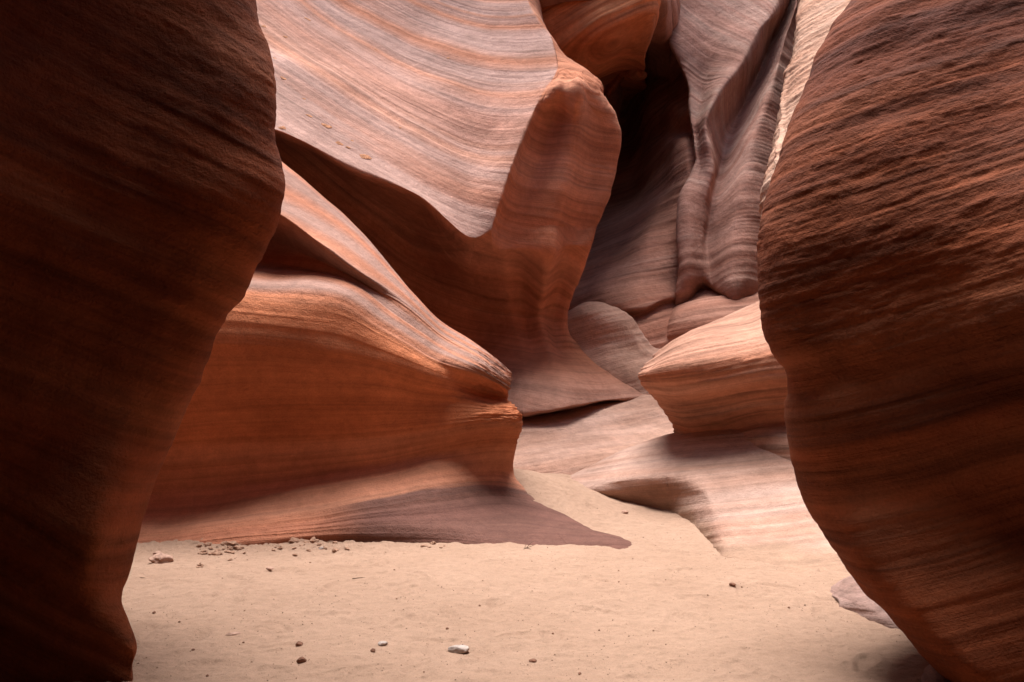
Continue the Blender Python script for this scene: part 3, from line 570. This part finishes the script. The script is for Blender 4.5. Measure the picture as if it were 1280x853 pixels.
H2, _, _ = rock('rock_shelf', rows, M_H2, (3.5, 10.5, -1.5), bed=lambda x, y, z: z * 1.4 + 0.3 * y - 0.1 * x, relief=0.010, relief_f=(4, 10), lump=0.015, tone=lambda b, u, x, y, z: sstep(0.22, 0.04, z + 0.10 * noise(x * 1.5, y * 1.5, 0.3) + 0.04 * noise(x * 6, y * 6, 0.3)))
tag(H2, 'low pale rock shelf with pointed left tip and curled edge, under the pedestal rock', 'rock shelf')

# ------------------------------------------------------------------ ramp and small blocks at the back
rows = [
 [(560, 500, 13.8), (650, 490, 14), (740, 480, 14), (840, 470, 14.3), (960, 470, 14)],
 [(560, 535, 11.7), (650, 525, 11.4), (740, 509, 12.0), (840, 497, 12.8), (960, 500, 13)],
 [(560, 565, 10.8), (650, 556, 10.7), (740, 540, 11.2), (840, 530, 12), (960, 530, 12)],
 [(560, 600, 9.9), (650, 592, 10.0), (740, 588, 10.2), (840, 585, 10.4), (960, 580, 10.4)],
 [(560, 700, 9.6), (650, 690, 9.7), (740, 680, 9.8), (840, 680, 10), (960, 680, 10)],
]
I_, _, _ = rock('rock_ramp', rows, M_I, (1.5, 12, -2), bed=lambda x, y, z: z * 1.2 + 0.1 * y - 0.2 * x, relief=0.015, lump=0.03)
tag(I_, 'smooth pinkish rock ramp between the ledge nose and the pedestal rock', 'rock ramp')

rows = [
 [(690, 420, 14), (725, 395, 14), (765, 395, 13.8), (795, 405, 13.6), (835, 440, 13.6), (880, 450, 13.6)],
 [(695, 400, 13.0), (735, 379, 12.9), (767, 384, 12.75), (791, 397, 12.7), (824, 432, 12.8), (880, 440, 12.9)],
 [(698, 415, 12.6), (730, 396, 12.4), (764, 398, 12.3), (790, 410, 12.35), (822, 440, 12.6), (880, 450, 12.7)],
 [(700, 440, 12.5), (732, 428, 12.35), (768, 430, 12.2), (800, 440, 12.25), (835, 455, 12.4), (880, 465, 12.4)],
 [(700, 490, 12.0), (740, 480, 11.9), (780, 478, 11.8), (810, 480, 11.8), (850, 490, 11.9), (900, 490, 12)],
 [(700, 560, 11.8), (740, 560, 11.7), (780, 560, 11.6), (810, 560, 11.6), (850, 560, 11.7), (900, 560, 11.8)],
]
J_, _, _ = rock('rock_block', rows, M_I, (1.6, 17, -1), ds=1.1, bed=lambda x, y, z: z - 0.3 * x, relief=0.012, relief_f=(5, 12), lump=0.05)
tag(J_, 'ridged pinkish rock block at the foot of the dark slot', 'rock block')

# ------------------------------------------------------------------ small rocks at the foot of the right wall
rows = [
 [(1010, 740, 6.2), (1060, 722, 6.2), (1100, 715, 6.0), (1180, 720, 5.8)],
 [(1035, 745, 5.7), (1068, 728, 5.6), (1100, 728, 5.5), (1180, 740, 5.3)],
 [(1048, 750, 5.4), (1075, 748, 5.2), (1105, 762, 5.0), (1180, 780, 4.8)],
 [(1050, 756, 5.3), (1080, 764, 5.05), (1115, 780, 4.8), (1180, 800, 4.6)],
 [(1050, 790, 5.2), (1080, 800, 5.0), (1115, 815, 4.75), (1180, 830, 4.5)],
]
rocklet, _, _ = rock('half_buried_rock', rows, M_S2, (2.5, 6.0, -0.4), bed=lambda x, y, z: z * 2 + 0.3 * y - 0.4 * x, relief=0.008, relief_f=(6, 16), lump=0.01)
tag(rocklet, 'small grey wedge of rock poking from the sand at the foot of the right wall', 'rock')
rows = [
 [(1130, 850, 4.3), (1165, 830, 4.3), (1200, 830, 4.2), (1260, 850, 4.1)],
 [(1138, 858, 4.0), (1168, 833, 3.95), (1200, 838, 3.9), (1260, 860, 3.8)],
 [(1142, 866, 3.8), (1172, 856, 3.7), (1205, 870, 3.65), (1260, 890, 3.6)],
 [(1142, 900, 3.75), (1172, 900, 3.65), (1205, 910, 3.6), (1260, 930, 3.5)],
]
rocklet2, _, _ = rock('half_buried_rock', rows, M_S2, (2.2, 4.2, -0.4), bed=lambda x, y, z: z * 2 + 0.3 * y, relief=0.006, relief_f=(6, 16), lump=0.01)
tag(rocklet2, 'brown rock corner under the dark right wall at the very bottom of the photo', 'rock')

# ------------------------------------------------------------------ stones, clods, twigs and grit
import bmesh
M_ST = plain_mat('pinkish_stone', (0.36, 0.21, 0.15))
M_WH = plain_mat('whitish_stone', (0.37, 0.285, 0.24), var=0.15)
M_BR = plain_mat('brown_stone', (0.17, 0.075, 0.045))
M_CL = plain_mat('sand_clod', (0.30, 0.165, 0.105), scale=60)
M_TW = plain_mat('dry_twig', (0.10, 0.055, 0.035))
M_SC = plain_mat('orange_flake', (0.36, 0.155, 0.075), scale=40, var=0.4)
def ground_at(px, py):
    """where the line of sight through a photo pixel meets the sand"""
    ds_ = np.arange(2.5, 14, 0.04); Q = np.array([P(px, py, d) for d in ds_])
    hit = np.argmax(Q[:, 2] <= sand_base(Q[:, 0], Q[:, 1]) + 0.05); lo, hi = ds_[max(hit - 1, 0)], ds_[hit] + 1.0
    for _ in range(12):
        m = (lo + hi) / 2; p = P(px, py, m)
        if p[2] <= float(sand_z(np.array(p[0]), np.array(p[1]))): hi = m
        else: lo = m
    return P(px, py, hi), hi
def stone_mesh(name, sub, seed, sz, mat, jag=0.25, smooth=False):
    bm = bmesh.new(); bmesh.ops.create_icosphere(bm, subdivisions=sub, radius=1.0)
    for v in bm.verts:
        c = np.array(v.co)
        k = 1 + jag * float(fbm(c[0] * 1.1 + seed, c[1] * 1.1, c[2] * 1.1, 3)) + 0.06 * float(noise(c[0] * 5 + seed, c[1] * 5, c[2] * 5))
        # blunt facets
        for a in range(4):
            n_ = np.array([math.sin(seed * 3.1 + a * 2.3), math.cos(seed * 1.7 + a * 1.9), math.sin(a * 1.3 + seed)]); n_ /= np.linalg.norm(n_)
            dd = float(c @ n_) * k
            if dd > 0.72: k *= 0.72 / dd * 0.6 + 0.4
        v.co = Vector((c[0] * k * sz[0], c[1] * k * sz[1], c[2] * k * sz[2]))
    me = bpy.data.meshes.new(name); bm.to_mesh(me); bm.free()
    me.polygons.foreach_set('use_smooth', [smooth] * len(me.polygons)); me.materials.append(mat)
    return me
def put(name, me, px, py, sink, rz, label, cat, group=None, scale=1.0):
    p, d = ground_at(px, py)
    o = bpy.data.objects.new(name, me); col.objects.link(o)
    o.location = (p[0], p[1], p[2] + sink); o.rotation_euler = (0, 0, rz); o.scale = (scale,) * 3
    return tag(o, label, cat, group)
put('stone', stone_mesh('stone', 4, 1.3, (0.085, 0.06, 0.048), M_ST, smooth=True), 201, 703, 0.022, 0.3, 'fist-sized pinkish stone on the churned sand beside the left wall', 'stone')
put('stone', stone_mesh('stone', 3, 2.1, (0.034, 0.028, 0.02), M_ST), 196, 694, 0.012, 1.0, 'little pinkish stone just behind the fist-sized stone by the left wall', 'stone')
put('stone', stone_mesh('stone', 4, 3.7, (0.055, 0.036, 0.026), M_WH, smooth=True), 573, 815, 0.010, 0.1, 'smooth whitish stone alone on the open sand, palest and largest there', 'stone')
put('stone', stone_mesh('stone', 3, 4.2, (0.026, 0.018, 0.013), M_WH), 478, 806, 0.006, 0.5, 'small white chip of stone left of the smooth whitish stone', 'stone')
put('stone', stone_mesh('stone', 3, 5.9, (0.024, 0.018, 0.018), M_BR), 377, 828, 0.009, 0.2, 'small dark brown stone on the sand near the lower edge of the photo', 'stone')
put('stone', stone_mesh('stone', 3, 6.4, (0.022, 0.016, 0.016), M_WH), 402, 687, 0.010, 0.7, 'tiny white stone among the clods at the foot of the ledge', 'stone')
put('stone', stone_mesh('stone', 3, 7.7, (0.042, 0.020, 0.012), M_ST), 292, 794, 0.004, 0.2, 'flat pinkish stone with a dark end, half sunk in the left of the sand', 'stone')
put('stone', stone_mesh('stone', 3, 8.8, (0.022, 0.016, 0.008), M_BR), 666, 827, 0.003, 0.0, 'thin dark flake of stone right of the smooth whitish stone', 'stone')
put('stone', stone_mesh('stone', 3, 9.1, (0.040, 0.030, 0.022), M_ST), 781, 642, 0.010, 0.0, 'pale pebble on the sand drift below the low rock shelf', 'stone')
put('stone', stone_mesh('stone', 3, 9.9, (0.022, 0.02, 0.014), M_BR), 916, 732, 0.006, 0.4, 'dark pebble on the sand slope below the low rock shelf', 'stone')
put('stone', stone_mesh('stone', 3, 10.9, (0.030, 0.022, 0.014), M_ST), 337, 712, 0.006, 0.4, 'pinkish pebble on open sand just in front of the clods', 'stone')
clods = [stone_mesh('dirt_clod', 3, 20.3 + i * 1.7, (0.035, 0.028, 0.020), M_CL, jag=0.5) for i in range(6)]
n = 0
while n < 110:
    px = rng.uniform(165, 560); py = 672 + abs(rng.normal(0, 9)) + (8 if px < 330 else 0)
    q = float(noise(px * 0.022, 0.7, 2.2))
    if q < -0.15 or (px > 400 and rng.random() < 0.4): continue
    put('dirt_clod', clods[n % 6], px, py, 0.002, rng.uniform(0, 6.28), 'crumbly clod of red sand in the churned strip along the foot of the ledge', 'clod', 'clods along the foot of the ledge', float(np.exp(rng.normal(-0.45, 0.45))))
    n += 1
pebs = [stone_mesh('dark_pebble', 2, 40.3 + i * 1.3, (0.011, 0.009, 0.007), M_BR) for i in range(4)]
for n in range(30):
    px, py = rng.uniform(185, 1110), rng.uniform(700, 850)
    if px > 1000 + (850 - py) * 0.2: continue
    put('dark_pebble', pebs[n % 4], px, py, 0.003, rng.uniform(0, 6.28), 'tiny dark pebble scattered on the open sand', 'pebble', 'dark pebbles on the open sand', float(np.exp(rng.normal(-0.2, 0.35))))
def tube(pts, r):
    bm = bmesh.new(); prev = None
    for i, p in enumerate(pts):
        t = Vector(pts[min(i + 1, len(pts) - 1)]) - Vector(pts[max(i - 1, 0)]); t.normalize()
        a = t.orthogonal().normalized(); b = t.cross(a); rr = r * (1 - 0.6 * i / len(pts))
        ring = [bm.verts.new(Vector(p) + rr * (math.cos(k * 1.0472) * a + math.sin(k * 1.0472) * b)) for k in range(6)]
        if prev:
            for k in range(6): bm.faces.new((prev[k], prev[(k + 1) % 6], ring[(k + 1) % 6], ring[k]))
        else: bm.faces.new(ring[::-1])
        prev = ring
    bm.faces.new(prev)
    return bm
def twig(px, py, ln, rz, label, n=1):
    p, d = ground_at(px, py)
    bm = bmesh.new()
    for k in range(n):
        a = rz + (k - (n - 1) / 2) * 0.6; h = 0.004 + (0.03 * (k % 3) if n > 1 else 0)
        pts = [(ln * f * math.cos(a) + 0.006 * math.sin(f * 7 + k), ln * f * math.sin(a) + 0.005 * math.cos(f * 5 + k), 0.003 + h * math.sin(f * 2.2)) for f in np.linspace(-0.3 if n > 1 else -0.5, 0.5, 9)]
        t = tube(pts, 0.0035); m_ = bpy.data.meshes.new('tmp'); t.to_mesh(m_); t.free(); bm.from_mesh(m_); bpy.data.meshes.remove(m_)
    me = bpy.data.meshes.new('twig'); bm.to_mesh(me); bm.free(); me.materials.append(M_TW)
    o = bpy.data.objects.new('twig', me); col.objects.link(o); o.location = p
    return tag(o, label, 'twig')
twig(657, 686, 0.16, 0.3, 'tangled dry twig tuft on sand before the purple-brown slab', 5)
twig(452, 723, 0.14, 0.1, 'thin straight dry twig on the open sand, left of centre')
twig(176, 723, 0.10, -0.4, 'thin dry twig against the foot of the left wall')
twig(805, 630, 0.20, 0.5, 'pale twist of dry twig under the low rock shelf front', 3)
# grit: uncountable specks
GP, GF = [], []
base = np.array([[1, 0, 0], [-0.5, 0.87, 0], [-0.5, -0.87, 0], [0, 0, 0.9]])
N = 6000
gx = rng.uniform(-2.6, 2.6, N); gy = 3.6 + 5.2 * rng.random(N)**1.3
gq = noise(gx * 1.6, gy * 1.6, 6.1)
keep = gq > rng.uniform(-0.9, 0.6, N)
gx, gy = gx[keep], gy[keep]; gz = sand_z(gx, gy)
rr = np.exp(rng.normal(-5.75, 0.38, len(gx))); an = rng.uniform(0, 6.28, len(gx))
for i in range(len(gx)):
    c, s_ = math.cos(an[i]), math.sin(an[i])
    b = base * rr[i]; GP.append(np.stack([gx[i] + b[:, 0] * c - b[:, 1] * s_, gy[i] + b[:, 0] * s_ + b[:, 1] * c, gz[i] + b[:, 2] - 0.0005], 1))
    GF.append(np.array([[0, 1, 3], [1, 2, 3], [2, 0, 3], [0, 2, 1]]) + 4 * i)
grit = mesh_np('gravel', np.concatenate(GP), (np.zeros((0, 4), int), np.concatenate(GF)), plain_mat('grit', (0.13, 0.065, 0.042), var=0.5, scale=3), smooth=False)
tag(grit, 'fine dark grit strewn over the sand floor', 'gravel', kind='stuff')

# ------------------------------------------------------------------ flaked scars on the draped wall
def to_px(S):
    c, s_ = math.cos(PITCH), math.sin(PITCH)
    y = S[..., 1] * c + (S[..., 2] - CAM[2]) * s_; z = -S[..., 1] * s_ + (S[..., 2] - CAM[2]) * c
    return CX + FPX * S[..., 0] / y, CY - FPX * z / y, y
bx, by, bd = to_px(B_S)
for i, (px, py, wpx) in enumerate([(455, 196, 7), (408, 158, 7.5), (387, 145, 4.5), (425, 180, 6), (435, 184, 3.5), (353, 160, 5), (354, 98, 4), (343, 73, 3), (356, 46, 2.8), (384, 24, 3.2), (330, 33, 3), (440, 176, 2.5), (381, 124, 2.5), (500, 160, 2.2), (470, 62, 2.2), (426, 86, 2.0), (560, 73, 2.0)]):
    q = (bx - px)**2 + (by - py)**2 + np.where(bd > 13.5, 1e6, 0)
    a, b = np.unravel_index(np.argmin(q), q.shape)
    p = Vector(B_S[a, b]); nn = Vector(B_N[a, b])
    if nn.dot(p - Vector(CAM)) > 0: nn = -nn
    r = wpx / FPX * bd[a, b]
    me = stone_mesh('flake_scar', 3, 60 + i * 1.9, (r, r * 0.7, r * 0.16), M_SC, jag=0.6)
    o = bpy.data.objects.new('flake_scar', me); col.objects.link(o)
    o.location = p; o.rotation_euler = nn.to_track_quat('Z', 'Y').to_euler(); o.parent = B_
